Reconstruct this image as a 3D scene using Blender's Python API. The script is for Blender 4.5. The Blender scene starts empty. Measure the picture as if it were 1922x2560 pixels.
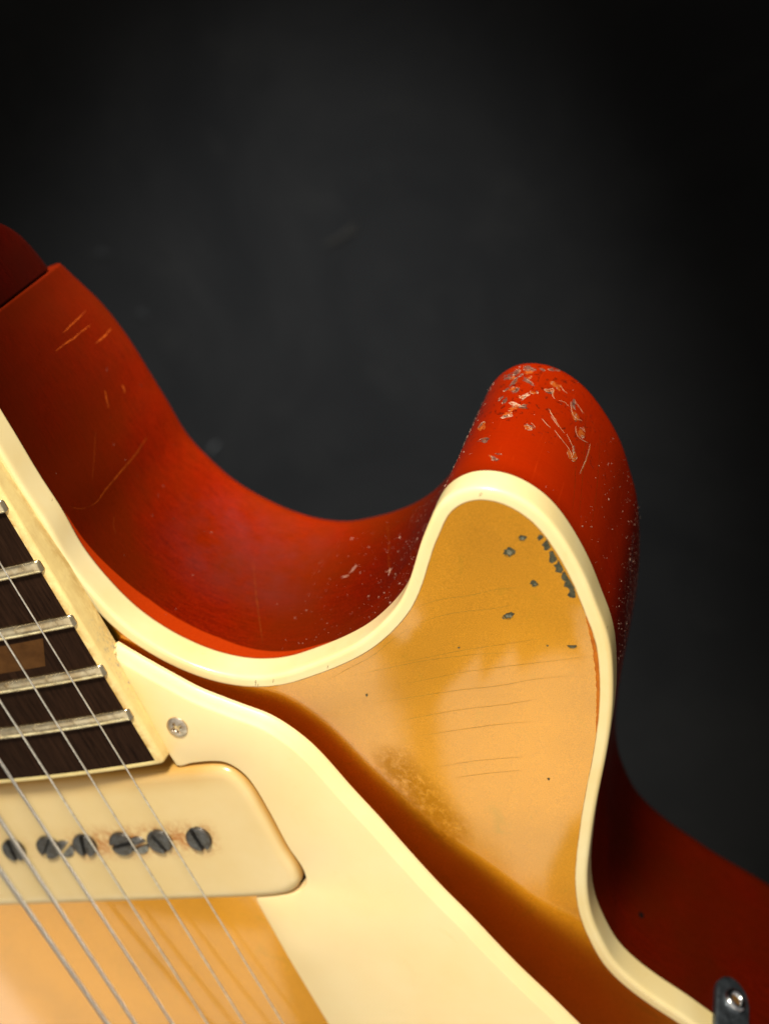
import bpy, bmesh, math, random
import numpy as np
from mathutils import Vector, Matrix
from mathutils.bvhtree import BVHTree
from mathutils.geometry import delaunay_2d_cdt
random.seed(7); rng = np.random.default_rng(7)
MM = 0.001
sc = bpy.context.scene

# ------------------------------------------------------------------ camera
# the plumb line from the lens meets the picture plane at (1922,-682); focal length 3200 px on a 2560 px high frame
FPX = 3200.0
nd = np.array([961., -1962., FPX]); nd /= np.linalg.norm(nd)
ZC = -nd
XC = np.array([1., 0, 0]); XC = XC - XC.dot(ZC) * ZC; XC /= np.linalg.norm(XC)
YC = np.cross(ZC, XC)
CAMH = 180.0                                    # lens above the rim plane of the body, mm
cd = bpy.data.cameras.new('camera'); cam = bpy.data.objects.new('camera', cd); sc.collection.objects.link(cam)
R3 = np.stack([XC, YC, ZC])                     # rows: world axes in picture axes
cx, cy, cz = R3[:, 0], -R3[:, 1], -R3[:, 2]     # camera axes in the world
m = Matrix(((cx[0], cy[0], cz[0], 0), (cx[1], cy[1], cz[1], 0), (cx[2], cy[2], cz[2], CAMH * MM), (0, 0, 0, 1)))
cam.matrix_world = m
cd.sensor_fit = 'VERTICAL'; cd.sensor_height = 36.0; cd.sensor_width = 27.0
cd.lens = 36.0 * FPX / 2560.0
cd.clip_start = 0.01; cd.clip_end = 20
cd.dof.use_dof = True; cd.dof.focus_distance = 0.232; cd.dof.aperture_fstop = 10.0
sc.camera = cam

# ------------------------------------------------------------------ light
w = bpy.data.worlds.new("World"); sc.world = w; w.use_nodes = True
bg = w.node_tree.nodes['Background']; bg.inputs[0].default_value = (0.8, 0.75, 0.7, 1); bg.inputs[1].default_value = 0.34
sc.view_settings.view_transform = 'Standard'; sc.view_settings.look = 'None'
sc.view_settings.exposure = 0.0; sc.view_settings.gamma = 1.0

def area(name, loc, target, sx, sy, power, col):
    l = bpy.data.lights.new(name, 'AREA'); l.shape = 'RECTANGLE'; l.size = sx; l.size_y = sy
    l.energy = power; l.color = col
    o = bpy.data.objects.new(name, l); sc.collection.objects.link(o)
    o.location = loc
    o.rotation_euler = (Vector(target) - Vector(loc)).to_track_quat('-Z', 'Y').to_euler()
    return o
def spot(name, loc, target, power, ang, blend, rad, col):
    l = bpy.data.lights.new(name, 'SPOT'); l.energy = power; l.spot_size = math.radians(ang); l.spot_blend = blend
    l.shadow_soft_size = rad; l.color = col
    o = bpy.data.objects.new(name, l); sc.collection.objects.link(o)
    o.location = loc
    o.rotation_euler = (Vector(target) - Vector(loc)).to_track_quat('-Z', 'Y').to_euler()
    return o
spot('key_lamp', (-0.085, 0.33, 0.205), (-0.055, -0.130, -0.01), 22.0, 36, 1.0, 0.05, (1.0, 0.935, 0.80))
def pane(name, x, y, sx, sy, rot, power):
    o = area(name, (x, y, 0.5), (x, y, 0), sx, sy, power, (1.0, 0.97, 0.72)); o.rotation_euler = (0, 0, math.radians(rot)); return o
area('ceiling_bounce', (-0.10, -0.13, 0.95), (-0.10, -0.13, 0), 1.3, 1.1, 3.0, (1.0, 0.92, 0.78))
# a window beyond the lower bout: panes either side of a mullion (f across it, e along it, mm), 0.5 m above the guitar
def wpane(f0, f1, e0, e1, rad):
    c, s_ = math.cos(math.radians(20)), math.sin(math.radians(20))
    f = (f0 + f1) / 2; e = (e0 + e1) / 2
    A = -12 + .963 * f + .27 * e; B = -15 - .27 * f + .963 * e
    w_, h_ = (f1 - f0) * MM, (e1 - e0) * MM
    pane('pane_light', (-158 + c * A + s_ * B) * MM, (-545 + s_ * A - c * B) * MM, w_, h_, 35.6, rad * math.pi * w_ * h_)
wpane(13, 58, 10, 250, 2.3); wpane(58, 108, 38, 262, 2.3); wpane(108, 250, 66, 340, 2.3)
wpane(-130, -13, -34, 130, 2.5)
o_ = pane('pane_light', -0.575, -0.985, 0.085, 0.26, 28, 0.10); o_.location.z = 0.49; o_.data.color = (1.0, 0.98, 0.95)  # extra pane added to lay a pale patch in the gold
pane('pane_light', -0.52, -0.97, 0.66, 0.44, 6, 1.35 * math.pi * 0.66 * 0.44)
spot('backdrop_fill', (-0.09, 0.26, 0.00), (-0.175, -0.47, -0.30), 84.0, 41, 1.0, 0.03, (0.98, 0.99, 1.0))  # unseen fill added below the guitar plane to brighten the backdrop

# ------------------------------------------------------------------ picture <-> place
CAMP = np.array([0., 0., CAMH])
def ray(px, py):
    d = np.array([px - 961., py - 1280., FPX]) / FPX
    return R3 @ d
def hit(px, py, z=0.0):
    d = ray(px, py); t = (z - CAMH) / d[2]; return CAMP + d * t
def hitp(px, py, p0, n):
    d = ray(px, py); return CAMP + d * (((p0 - CAMP) @ n) / (d @ n))
def unit(v): return v / np.linalg.norm(v)

def catmull(P, step=1.0, closed=False):
    P = np.array(P, float); out = []
    Q = np.vstack([2 * P[0] - P[1], P, 2 * P[-1] - P[-2]])
    for i in range(1, len(Q) - 2):
        a, b, c, d = Q[i - 1:i + 3]
        n = max(2, int(np.linalg.norm(c - b) / step))
        l0, l1, l2 = [max(np.linalg.norm(x), 1e-6) for x in (b - a, c - b, d - c)]
        m1 = (((b - a) / l0 * l1 + (c - b) / l1 * l0) / (l0 + l1)) * l1
        m2 = (((c - b) / l1 * l2 + (d - c) / l2 * l1) / (l1 + l2)) * l1
        for k in range(n):
            t = k / n
            out.append((2*t**3 - 3*t*t + 1) * b + (t**3 - 2*t*t + t) * m1 + (-2*t**3 + 3*t*t) * c + (t**3 - t*t) * m2)
    out.append(P[-1]); return np.array(out)
def resample(C, step):
    s = np.r_[0, np.cumsum(np.linalg.norm(np.diff(C, axis=0), axis=1))]
    ss = np.linspace(0, s[-1], int(round(s[-1] / step)) + 1)
    return np.stack([np.interp(ss, s, C[:, k]) for k in range(C.shape[1])], 1)
def smooth(C, it):
    k = np.array([1, 4, 6, 4, 1]) / 16
    for _ in range(it):
        Cp = np.vstack([C[:1]] * 2 + [C] + [C[-1:]] * 2)
        D = sum(k[j] * Cp[j:j + len(C)] for j in range(5)); D[0] = C[0]; D[-1] = C[-1]; C = D
    return C

# ------------------------------------------------------------------ object helpers
def new_mesh(name, verts, faces, mat, parent=None, smooth_=True, uv=None, kind=None, label=None):
    me = bpy.data.meshes.new(name)
    me.from_pydata([tuple(float(c) * MM for c in v) for v in verts], [], faces)
    me.update()
    if smooth_: me.polygons.foreach_set('use_smooth', [True] * len(me.polygons))
    if uv is not None:
        ul = me.uv_layers.new(name='map')
        idx = np.zeros(len(me.loops), dtype=np.int32); me.loops.foreach_get('vertex_index', idx)
        ul.data.foreach_set('uv', np.asarray(uv, dtype=np.float32)[idx].ravel())
    me.materials.append(mat)
    o = bpy.data.objects.new(name, me); sc.collection.objects.link(o)
    if parent is not None: o.parent = parent
    if kind: o['kind'] = kind
    if label: o['label'] = label
    return o
def attr(o, name, vals):
    a = o.data.attributes.new(name, 'FLOAT', 'POINT'); a.data.foreach_set('value', np.asarray(vals, dtype=np.float32))
def autosmooth(o, deg=35):
    me = o.data; bm = bmesh.new(); bm.from_mesh(me)
    for e in bm.edges:
        if len(e.link_faces) == 2 and e.calc_face_angle(0) > math.radians(deg): e.smooth = False
    bm.to_mesh(me); bm.free()
def fix_normals(o):
    bm = bmesh.new(); bm.from_mesh(o.data); bmesh.ops.recalc_face_normals(bm, faces=bm.faces); bm.to_mesh(o.data); bm.free()

# ------------------------------------------------------------------ materials
class N:
    def __init__(s, name):
        s.m = bpy.data.materials.new(name); s.m.use_nodes = True; s.t = s.m.node_tree
        s.b = s.t.nodes['Principled BSDF']
    def n(s, typ, **kw):
        x = s.t.nodes.new(typ)
        for k, v in kw.items():
            if k in ('operation', 'blend_type', 'data_type', 'attribute_name', 'wave_type', 'bands_direction', 'feature', 'noise_dimensions', 'voronoi_dimensions', 'use_clamp', 'interpolation_type'):
                setattr(x, k, v)
            else: x.inputs[k].default_value = v
        return x
    def l(s, a, b): s.t.links.new(a, b)
    def set(s, **kw):
        for k, v in kw.items(): s.b.inputs[k.replace('_', ' ')].default_value = v
    def pos(s): return s.n('ShaderNodeTexCoord').outputs['Object']
    def uv(s): return s.n('ShaderNodeTexCoord').outputs['UV']
    def mapping(s, src, scale=(1, 1, 1), rot=(0, 0, 0), loc=(0, 0, 0)):
        mp = s.n('ShaderNodeMapping'); mp.inputs['Scale'].default_value = scale; mp.inputs['Rotation'].default_value = rot
        mp.inputs['Location'].default_value = loc; s.l(src, mp.inputs[0]); return mp.outputs[0]
    def noise(s, src, scale, detail=4, rough=0.6, dist=0.0):
        x = s.n('ShaderNodeTexNoise'); x.inputs['Scale'].default_value = scale; x.inputs['Detail'].default_value = detail
        x.inputs['Roughness'].default_value = rough; x.inputs['Distortion'].default_value = dist
        s.l(src, x.inputs['Vector']); return x.outputs['Fac']
    def ramp(s, src, *stops):
        x = s.n('ShaderNodeValToRGB'); e = x.color_ramp.elements
        while len(e) < len(stops): e.new(0.5)
        for el, (p, c) in zip(e, stops):
            el.position = p; el.color = c if len(c) == 4 else (*c, 1)
        s.l(src, x.inputs[0]); return x.outputs[0]
    def rng(s, src, a, b, c=0.0, d=1.0):
        x = s.n('ShaderNodeMapRange'); x.inputs[1].default_value = a; x.inputs[2].default_value = b
        x.inputs[3].default_value = c; x.inputs[4].default_value = d; s.l(src, x.inputs[0]); return x.outputs[0]
    def mix(s, fac, a, b, mode='MIX'):
        x = s.n('ShaderNodeMix', data_type='RGBA', blend_type=mode)
        for sock, v in ((x.inputs[0], fac), (x.inputs[6], a), (x.inputs[7], b)):
            if hasattr(v, 'links') or isinstance(v, bpy.types.NodeSocket): s.l(v, sock)
            elif isinstance(v, (int, float)): sock.default_value = v
            else: sock.default_value = (*v, 1) if len(v) == 3 else v
        return x.outputs[2]
    def math(s, op, a, b=None):
        x = s.n('ShaderNodeMath', operation=op)
        for i, v in enumerate((a, b)):
            if v is None: continue
            if isinstance(v, (int, float)): x.inputs[i].default_value = v
            else: s.l(v, x.inputs[i])
        return x.outputs[0]
    def bump(s, h, strength, dist, normal=None):
        x = s.n('ShaderNodeBump'); x.inputs['Strength'].default_value = strength; x.inputs['Distance'].default_value = dist
        s.l(h, x.inputs['Height'])
        if normal is not None: s.l(normal, x.inputs['Normal'])
        return x.outputs[0]
    def attr(s, name): return s.n('ShaderNodeAttribute', attribute_name=name).outputs['Fac']
def srgb(r, g, b):
    f = lambda c: (c / 255 / 12.92) if c / 255 <= 0.04045 else ((c / 255 + 0.055) / 1.055) ** 2.4
    return (f(r), f(g), f(b))

# red lacquered wood of back and sides
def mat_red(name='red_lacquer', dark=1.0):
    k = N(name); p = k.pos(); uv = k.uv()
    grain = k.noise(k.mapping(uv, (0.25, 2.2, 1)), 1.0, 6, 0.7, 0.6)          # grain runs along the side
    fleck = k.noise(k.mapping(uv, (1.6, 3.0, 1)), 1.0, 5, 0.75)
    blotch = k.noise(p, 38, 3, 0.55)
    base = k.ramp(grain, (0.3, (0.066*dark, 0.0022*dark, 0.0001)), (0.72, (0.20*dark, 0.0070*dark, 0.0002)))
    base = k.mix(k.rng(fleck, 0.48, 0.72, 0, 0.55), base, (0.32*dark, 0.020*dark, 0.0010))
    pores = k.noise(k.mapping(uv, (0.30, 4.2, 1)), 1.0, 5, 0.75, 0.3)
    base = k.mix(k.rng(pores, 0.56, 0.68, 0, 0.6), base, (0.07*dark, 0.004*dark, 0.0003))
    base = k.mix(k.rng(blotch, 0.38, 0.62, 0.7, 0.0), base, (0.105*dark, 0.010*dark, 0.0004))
    # vertical rays where the lacquer was rubbed through
    base = k.mix(k.attr('darkened'), base, k.mix(0.82, base, (0.026, 0.002, 0.0003)))
    rays = k.noise(k.mapping(uv, (2.2, 0.06, 1)), 1.0, 4, 0.7)
    base = k.mix(k.math('MULTIPLY', k.rng(rays, 0.6, 0.75, 0, 0.5), k.attr('horn')), base, (0.62, 0.060, 0.008))
    base = k.mix(k.math('MULTIPLY', k.attr('horn'), 0.5), base, (0.48*dark, 0.021, 0.0003))
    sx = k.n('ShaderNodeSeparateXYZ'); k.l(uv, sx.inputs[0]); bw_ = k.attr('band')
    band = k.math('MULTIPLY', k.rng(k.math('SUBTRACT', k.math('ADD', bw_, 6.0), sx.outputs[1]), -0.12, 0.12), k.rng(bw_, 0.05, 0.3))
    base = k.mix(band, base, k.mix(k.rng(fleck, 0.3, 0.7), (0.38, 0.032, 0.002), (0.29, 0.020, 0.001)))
    wall_reflection = k.math('MULTIPLY', k.attr('wall_reflection'), k.rng(k.noise(p, 90, 5, 0.7), 0.35, 0.6))  # soft reflection on the cutaway wall, put into the lacquer colour
    base = k.mix(k.math('MULTIPLY', wall_reflection, 0.24), base, (0.085, 0.020, 0.020))
    wearn = k.noise(k.mapping(uv, (0.55, 0.5, 1), (0, 0, 0.5)), 1.0, 7, 0.72, 1.2)
    wear = k.math('MULTIPLY', k.rng(wearn, 0.60, 0.66), k.attr('wear'))
    base = k.mix(k.math('MULTIPLY', wear, 0.25), base, (0.22, 0.05, 0.02))
    k.l(base, k.b.inputs['Base Color'])
    r = k.rng(k.noise(p, 120, 5, 0.7), 0.3, 0.7, 0.24, 0.42); k.l(r, k.b.inputs['Roughness'])
    k.set(Specular_IOR_Level=0.04, Coat_Weight=0.35, Coat_Roughness=0.07)
    b1 = k.bump(k.noise(p, 60, 3, 0.5), 0.35, 0.0008)
    b2 = k.bump(grain, 0.25, 0.00008, b1)
    b3 = k.bump(k.math('MULTIPLY', k.noise(k.mapping(uv, (3, 3, 1)), 1.0, 6, 0.8), wear), 1.0, 0.0005, b2)
    k.l(b3, k.b.inputs['Normal']); k.l(b1, k.b.inputs['Coat Normal'])
    return k.m
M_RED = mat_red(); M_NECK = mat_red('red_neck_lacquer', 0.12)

def mat_gold():
    k = N('gold_paint'); p = k.pos()
    fine = k.noise(p, 5200, 2, 0.7); mid = k.noise(p, 1500, 3, 0.8); big = k.noise(p, 45, 3, 0.5)
    c = k.ramp(fine, (0.3, (0.56, 0.225, 0.006)), (0.7, (0.84, 0.37, 0.020)))
    c = k.mix(k.rng(mid, 0.62, 0.78, 0, 0.5), c, (0.90, 0.50, 0.12))
    c = k.mix(k.rng(big, 0.45, 0.75, 0, 0.35), c, srgb(176, 120, 20))
    green = k.noise(p, 130, 4, 0.7, 1.0)
    c = k.mix(k.rng(green, 0.60, 0.80, 0, 0.3), c, srgb(140, 130, 20))
    k.l(c, k.b.inputs['Base Color'])
    sm = k.math('MULTIPLY', k.attr('smudge'), k.rng(k.noise(k.mapping(p, (1, 1, 1), (0, 0, 0.9)), 700, 6, 0.8, 0.3), 0.36, 0.52))
    k.l(k.rng(sm, 0, 1, 1.0, 0.15), k.b.inputs['Coat Weight']); k.l(k.mix(k.math('MULTIPLY', sm, 0.7), c, (0.36, 0.13, 0.004)), k.b.inputs['Base Color'])
    k.set(Metallic=1.0, Roughness=0.35, Coat_Roughness=0.065, Coat_IOR=1.5)
    b = k.bump(mid, 0.25, 0.00006); k.l(b, k.b.inputs['Normal'])
    cb = k.bump(k.noise(p, 28, 2, 0.4), 0.12, 0.0004); k.l(cb, k.b.inputs['Coat Normal'])
    return k.m
M_GOLD = mat_gold()

def mat_cream(name, c1, c2, stain, rough=0.3, sss=0.0, stain_scale=260, stain_lo=0.58, stain_amt=0.5, coat=0.4):
    k = N(name); p = k.pos()
    c = k.mix(k.rng(k.noise(p, 40, 4, 0.6), 0.3, 0.7), c1, c2)
    c = k.mix(k.rng(k.noise(p, stain_scale, 6, 0.75, 0.8), stain_lo, stain_lo + 0.14, 0, stain_amt), c, stain)
    k.l(c, k.b.inputs['Base Color'])
    k.set(Roughness=rough, Coat_Weight=coat, Coat_Roughness=0.12)
    if sss: 
        k.set(Subsurface_Weight=sss, Subsurface_Scale=0.002); k.b.inputs['Subsurface Radius'].default_value = (1.0, 0.6, 0.25)
    k.l(k.bump(k.noise(p, 300, 4, 0.6), 0.12, 0.0001), k.b.inputs['Normal'])
    return k.m
M_BIND = mat_cream('cream_binding', (0.81, 0.68, 0.37), (0.78, 0.58, 0.23), (0.70, 0.46, 0.14), 0.33, 0.0, 200, 0.62, 0.35)
kk = N.__new__(N); kk.m = M_BIND; kk.t = M_BIND.node_tree; kk.b = kk.t.nodes['Principled BSDF']
lk_ = kk.b.inputs['Base Color'].links[0].from_socket
sm_ = kk.math('MULTIPLY', kk.attr('seam'), kk.rng(kk.noise(kk.pos(), 350, 5, 0.7), 0.3, 0.6, 0.35, 1.0))
kk.l(kk.mix(sm_, lk_, (0.36, 0.17, 0.03)), kk.b.inputs['Base Color'])
M_GUARD = mat_cream('cream_pickguard', (0.86, 0.67, 0.35), (0.84, 0.62, 0.29), (0.72, 0.50, 0.17), 0.42, 0.12, 90, 0.6, 0.25, 0.12)

def mat_board_binding():
    k = N('aged_board_binding'); p = k.pos()
    c = k.mix(k.rng(k.noise(p, 120, 5, 0.7), 0.35, 0.65), (0.84, 0.66, 0.27), (0.74, 0.56, 0.23))
    c = k.mix(k.math('MULTIPLY', k.rng(k.noise(k.mapping(p, (1, 1, 3)), 300, 6, 0.75, 0.6), 0.36, 0.60), k.attr('grime')), c, (0.44, 0.23, 0.04))
    c = k.mix(k.math('MULTIPLY', k.rng(k.noise(p, 800, 7, 0.8), 0.5, 0.66, 0, 0.8), k.attr('flake')), c, (0.22, 0.22, 0.20))
    k.l(c, k.b.inputs['Base Color']); k.set(Roughness=0.38, Coat_Weight=0.2, Coat_Roughness=0.2)
    k.l(k.bump(k.noise(p, 500, 5, 0.7), 0.3, 0.0002), k.b.inputs['Normal'])
    return k.m
M_BBIND = mat_board_binding()

def mat_cover():
    k = N('cream_pickup_plastic'); p = k.pos()
    c = k.mix(k.rng(k.noise(p, 50, 4, 0.6), 0.3, 0.7), (0.70, 0.53, 0.26), (0.65, 0.47, 0.20))
    st = k.math('MULTIPLY', k.rng(k.noise(p, 420, 6, 0.75, 0.5), 0.40, 0.58), k.attr('rust'))
    c = k.mix(k.math('MULTIPLY', st, 0.95), c, (0.40, 0.13, 0.012))
    c = k.mix(k.math('MULTIPLY', k.attr('amber_shade'), 0.85), c, (0.46, 0.22, 0.02))
    k.l(c, k.b.inputs['Base Color']); k.set(Roughness=0.3, Coat_Weight=0.4, Coat_Roughness=0.15, Subsurface_Weight=0.1, Subsurface_Scale=0.002)
    k.b.inputs['Subsurface Radius'].default_value = (1.0, 0.6, 0.25)
    return k.m
M_COVER = mat_cover()

def mat_rosewood():
    k = N('dark_rosewood'); uv = k.uv()
    g = k.noise(k.mapping(uv, (0.10, 1.6, 1)), 1.0, 6, 0.7, 0.4)
    pore = k.noise(k.mapping(uv, (0.45, 4.5, 1)), 1.0, 4, 0.7)
    c = k.ramp(g, (0.3, (0.008, 0.004, 0.0025)), (0.75, (0.034, 0.016, 0.009)))
    c = k.mix(k.rng(pore, 0.58, 0.68, 0, 0.85), c, (0.004, 0.0025, 0.002))
    k.l(c, k.b.inputs['Base Color']); k.set(Roughness=0.36, Specular_IOR_Level=0.02)
    k.l(k.bump(pore, -0.5, 0.0002), k.b.inputs['Normal'])
    return k.m
M_WOOD = mat_rosewood()

def mat_metal(name, col, rough, nscale=900, bump=0.2, dirt=None, spread=0.15):
    k = N(name); p = k.pos()
    c = k.mix(k.rng(k.noise(p, nscale, 5, 0.7), 0.4, 0.62), col, tuple(x * 0.72 for x in col) if dirt is None else dirt)
    k.l(c, k.b.inputs['Base Color']); k.set(Metallic=1.0)
    k.l(k.rng(k.noise(p, nscale * 0.6, 4, 0.7), 0.3, 0.7, rough, rough + spread), k.b.inputs['Roughness'])
    k.l(k.bump(k.noise(p, nscale, 4, 0.6), bump, 0.0001), k.b.inputs['Normal'])
    return k.m
M_FRET = mat_metal('worn_nickel', (0.82, 0.70, 0.46), 0.16, 260, 0.25, (0.60, 0.46, 0.26))
M_POLE = mat_metal('grey_steel', (0.16, 0.16, 0.16), 0.38, 900, 0.3, (0.10, 0.085, 0.07))
M_CHROME = mat_metal('bright_chrome', (0.75, 0.75, 0.76), 0.12, 700, 0.1)
M_MOUNT = mat_metal('dull_mounting_screw', (0.30, 0.29, 0.27), 0.25, 700, 0.2, (0.12, 0.11, 0.10))
M_NICKEL = mat_metal('brushed_nickel', (0.62, 0.55, 0.46), 0.30, 700, 0.2, (0.42, 0.33, 0.24))
M_DARKMETAL = mat_metal('dark_blued_metal', (0.20, 0.23, 0.26), 0.42, 700, 0.2)
M_PLAIN = mat_metal('plain_string_steel', (0.85, 0.80, 0.70), 0.45, 900, 0.1)
def mat_wound():
    k = N('wound_string_nickel'); uv = k.uv()
    wv = k.n('ShaderNodeTexWave', wave_type='BANDS', bands_direction='X'); wv.inputs['Scale'].default_value = 1.0
    k.l(k.mapping(uv, (0.9, 0.02, 1)), wv.inputs['Vector'])
    c = k.mix(wv.outputs['Fac'], (0.30, 0.28, 0.26), (0.80, 0.77, 0.72)); k.l(c, k.b.inputs['Base Color'])
    k.set(Metallic=1.0, Roughness=0.42); k.l(k.bump(wv.outputs['Fac'], 0.6, 0.0001), k.b.inputs['Normal'])
    return k.m
M_WOUND = mat_wound()
def mat_flat(name, col, rough=0.6, col2=None, sc_=900, metallic=0.0):
    k = N(name)
    c = k.mix(k.rng(k.noise(k.pos(), sc_, 5, 0.75), 0.4, 0.62), col, col2 or tuple(x * 0.6 for x in col))
    k.l(c, k.b.inputs['Base Color']); k.set(Roughness=rough, Metallic=metallic, Specular_IOR_Level=0.12)
    return k.m
M_INLAY = mat_flat('aged_pearl_inlay', (0.055, 0.020, 0.003), 0.5, (0.085, 0.034, 0.007), 160)
M_BLACK = mat_flat('black_gap_shade', (0.006, 0.005, 0.004), 0.8)
M_CHIP = mat_flat('bared_grey_green_primer', (0.095, 0.088, 0.048), 0.7, (0.030, 0.032, 0.020), 1500)
M_CORE = mat_flat('bare_grey_core', (0.20, 0.19, 0.13), 0.7, (0.09, 0.09, 0.06), 1800)
M_CRACK = mat_flat('lacquer_crack_line', (0.40, 0.20, 0.02), 0.5)
M_ORANGE = mat_flat('bared_orange_edge', (0.52, 0.15, 0.008), 0.4, (0.40, 0.10, 0.005), 300)
M_SCRATCH = mat_flat('pale_orange_scratch', (0.20, 0.034, 0.002), 0.5, (0.08, 0.008, 0.001), 1600)
M_SCUFF = mat_flat('pale_broken_lacquer', (0.48, 0.26, 0.16), 0.4, (0.26, 0.13, 0.12), 1500)
M_SCUFFG = mat_flat('grey_broken_lacquer', (0.22, 0.13, 0.13), 0.45, (0.13, 0.07, 0.06), 1500)
M_DUST = mat_flat('pale_dust', (0.50, 0.31, 0.23), 0.8)
M_KNOT = mat_flat('dark_dent', (0.010, 0.004, 0.003), 0.6)
M_HAIR = mat_flat('dark_crack', (0.16, 0.11, 0.05), 0.6)
M_LINT = mat_flat('grey_lint', (0.10, 0.11, 0.11), 0.9)
def mat_backdrop():
    k = N('charcoal_backdrop'); p = k.pos()
    c = k.mix(k.rng(k.noise(p, 11, 5, 0.6, 0.8), 0.32, 0.68), (0.0025, 0.0026, 0.0027), (0.0050, 0.0050, 0.0049))
    c = k.mix(k.rng(k.noise(p, 34, 4, 0.6), 0.56, 0.76, 0, 0.6), c, (0.0062, 0.0061, 0.0057))
    k.l(c, k.b.inputs['Base Color']); k.set(Roughness=0.9, Specular_IOR_Level=0.1)
    return k.m
M_BACK = mat_backdrop()

# ------------------------------------------------------------------ backdrop
BZ = -300.0
v = [(-1500, -2200, BZ), (1200, -2200, BZ), (1200, 900, BZ), (-1500, 900, BZ)]
backdrop = new_mesh('backdrop', v, [(0, 1, 2, 3)], M_BACK, None, False, kind='structure')

# ------------------------------------------------------------------ guitar
guitar = bpy.data.objects.new('electric_guitar', None); sc.collection.objects.link(guitar)
guitar['label'] = 'gold top electric guitar with worn red sides and cream binding'; guitar['category'] = 'guitar'
guitar.empty_display_size = 0.02

OUT = [(-100,852),(0,1017),(43,1088),(104,1191),(159,1275),(205,1360),(270,1443),(347,1520),(447,1586),(540,1626),(612,1643),(664,1646),(722,1640),(791,1618),(868,1587),(926,1555),(976,1512),(1015,1466),(1042,1408),(1055,1366),(1069,1316),(1092,1262),(1111,1219),(1138,1196),(1165,1181),(1213,1173),(1271,1182),(1329,1209),(1379,1249),(1410,1288),(1448,1349),(1479,1411),(1510,1492),(1518,1510),(1535,1573),(1540,1639),(1540,1701),(1529,1801),(1518,1862),(1502,1939),(1489,2017),(1483,2063),(1476,2137),(1478,2189),(1489,2242),(1513,2298),(1543,2350),(1591,2398),(1656,2446),(1722,2489),(1769,2524),(1870,2590),(1960,2650)]
C = catmull([hit(x, y, -6)[:2] for x, y in OUT], 1.0)
C = smooth(resample(C, 1.0), 3)
NS = len(C)
LEAN_I = [0, 6, 12, 18, 24, 30, 36, 42, 48, 54, 60, 66, 72, 78, 84, 90, 96, 102, 108, 114, 120, 126, 132, 138, 144, 150, 156, 162, 168, 174, 180, 186, 192, 198, 204, 222, 246, 258, 270, 282, 294, 300, 306, 312, 318]
LEAN_V = [-.9, -.5, 1.5, 2.75, 3.5, 3.75, 3.75, 4.3, 4.8, 5.7, 6.25, 6.75, 7, 6.75, 6.25, 5.25, 3.9, 2.75, 1.85, 1.2, .6, .5, .3, -.2, -.6, -.5, 0, .25, .5, .8, 1.2, 1.2, .75, .5, .5, .9, .8, .7, .5, .6, .2, .3, .9, 1.4, 1.8]
C05 = resample(C, 0.5)
T05 = np.gradient(C05, axis=0); T05 /= np.linalg.norm(T05, axis=1)[:, None]
N05 = np.c_[-T05[:, 1], T05[:, 0]]
S05 = np.arange(len(C05)) * 0.5
lean = np.interp(S05, LEAN_I, LEAN_V)
lk = np.ones(15) / 15; lean = np.convolve(np.pad(lean, 7, mode='edge'), lk, 'valid')
DEP = 53.0
depth = np.where(S05 < 12, DEP - 3.5 * (1 - S05 / 12) ** 2, DEP)
RB = 4.0

# back and side: one wall swept along the outline, rounded to the back
def wallpt(i, z, inset=0.0, Cx=C05, Nx=N05):
    off = lean[i] * (-z - 6) / (DEP - 6) - inset
    return (Cx[i][0] + Nx[i][0] * off, Cx[i][1] + Nx[i][1] * off, z)
zs = list(np.linspace(-6.0, -(DEP - RB), 46))
verts = []; uvs = []; faces = []; att = {'band': [], 'horn': [], 'wall_reflection': [], 'wear': [], 'darkened': []}
prof_n = len(zs) + 9
def bump01(x, a, b, c, d): return float(np.clip((x - a) / (b - a), 0, 1) * np.clip((d - x) / (d - c), 0, 1))
for i in range(len(C05)):
    s = S05[i]; dsh = DEP - depth[i]
    for j in range(prof_n):
        if j < len(zs):
            z = zs[j]; ins = 0.0
            zz = z + dsh * (j / (len(zs) - 1))
        else:
            a = math.radians((j - len(zs) + 1) * 10); z = -(DEP - RB) - RB * math.sin(a); ins = RB * (1 - math.cos(a)); zz = z + dsh
        x, y, _ = wallpt(i, z, ins)
        verts.append((x, y, zz)); uvs.append((s, -z + ins))
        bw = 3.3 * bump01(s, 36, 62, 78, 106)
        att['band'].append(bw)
        att['horn'].append(bump01(s, 138, 158, 178, 205) * bump01(-z, 0, 10, 60, 70))
        att['wall_reflection'].append(bump01(s, 52, 66, 84, 100) * bump01(-z, 16, 24, 40, 50))
        att['darkened'].append(max(1.1 * float(np.clip((84 - s) / 80, 0, 0.91)), 0.66 * float(np.clip((s - 225) / 40, 0, 1)), 0.55 * bump01(s, 96, 118, 134, 146)))  # red deepened towards the neck, past the waist and in the cutaway
        att['wear'].append(bump01(s, 140, 150, 168, 186) * bump01(-z, 18, 30, 60, 70))
    if i:
        a0 = (i - 1) * prof_n; b0 = i * prof_n
        for j in range(prof_n - 1): faces.append((a0 + j, b0 + j, b0 + j + 1, a0 + j + 1))
nw = len(verts)
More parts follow.
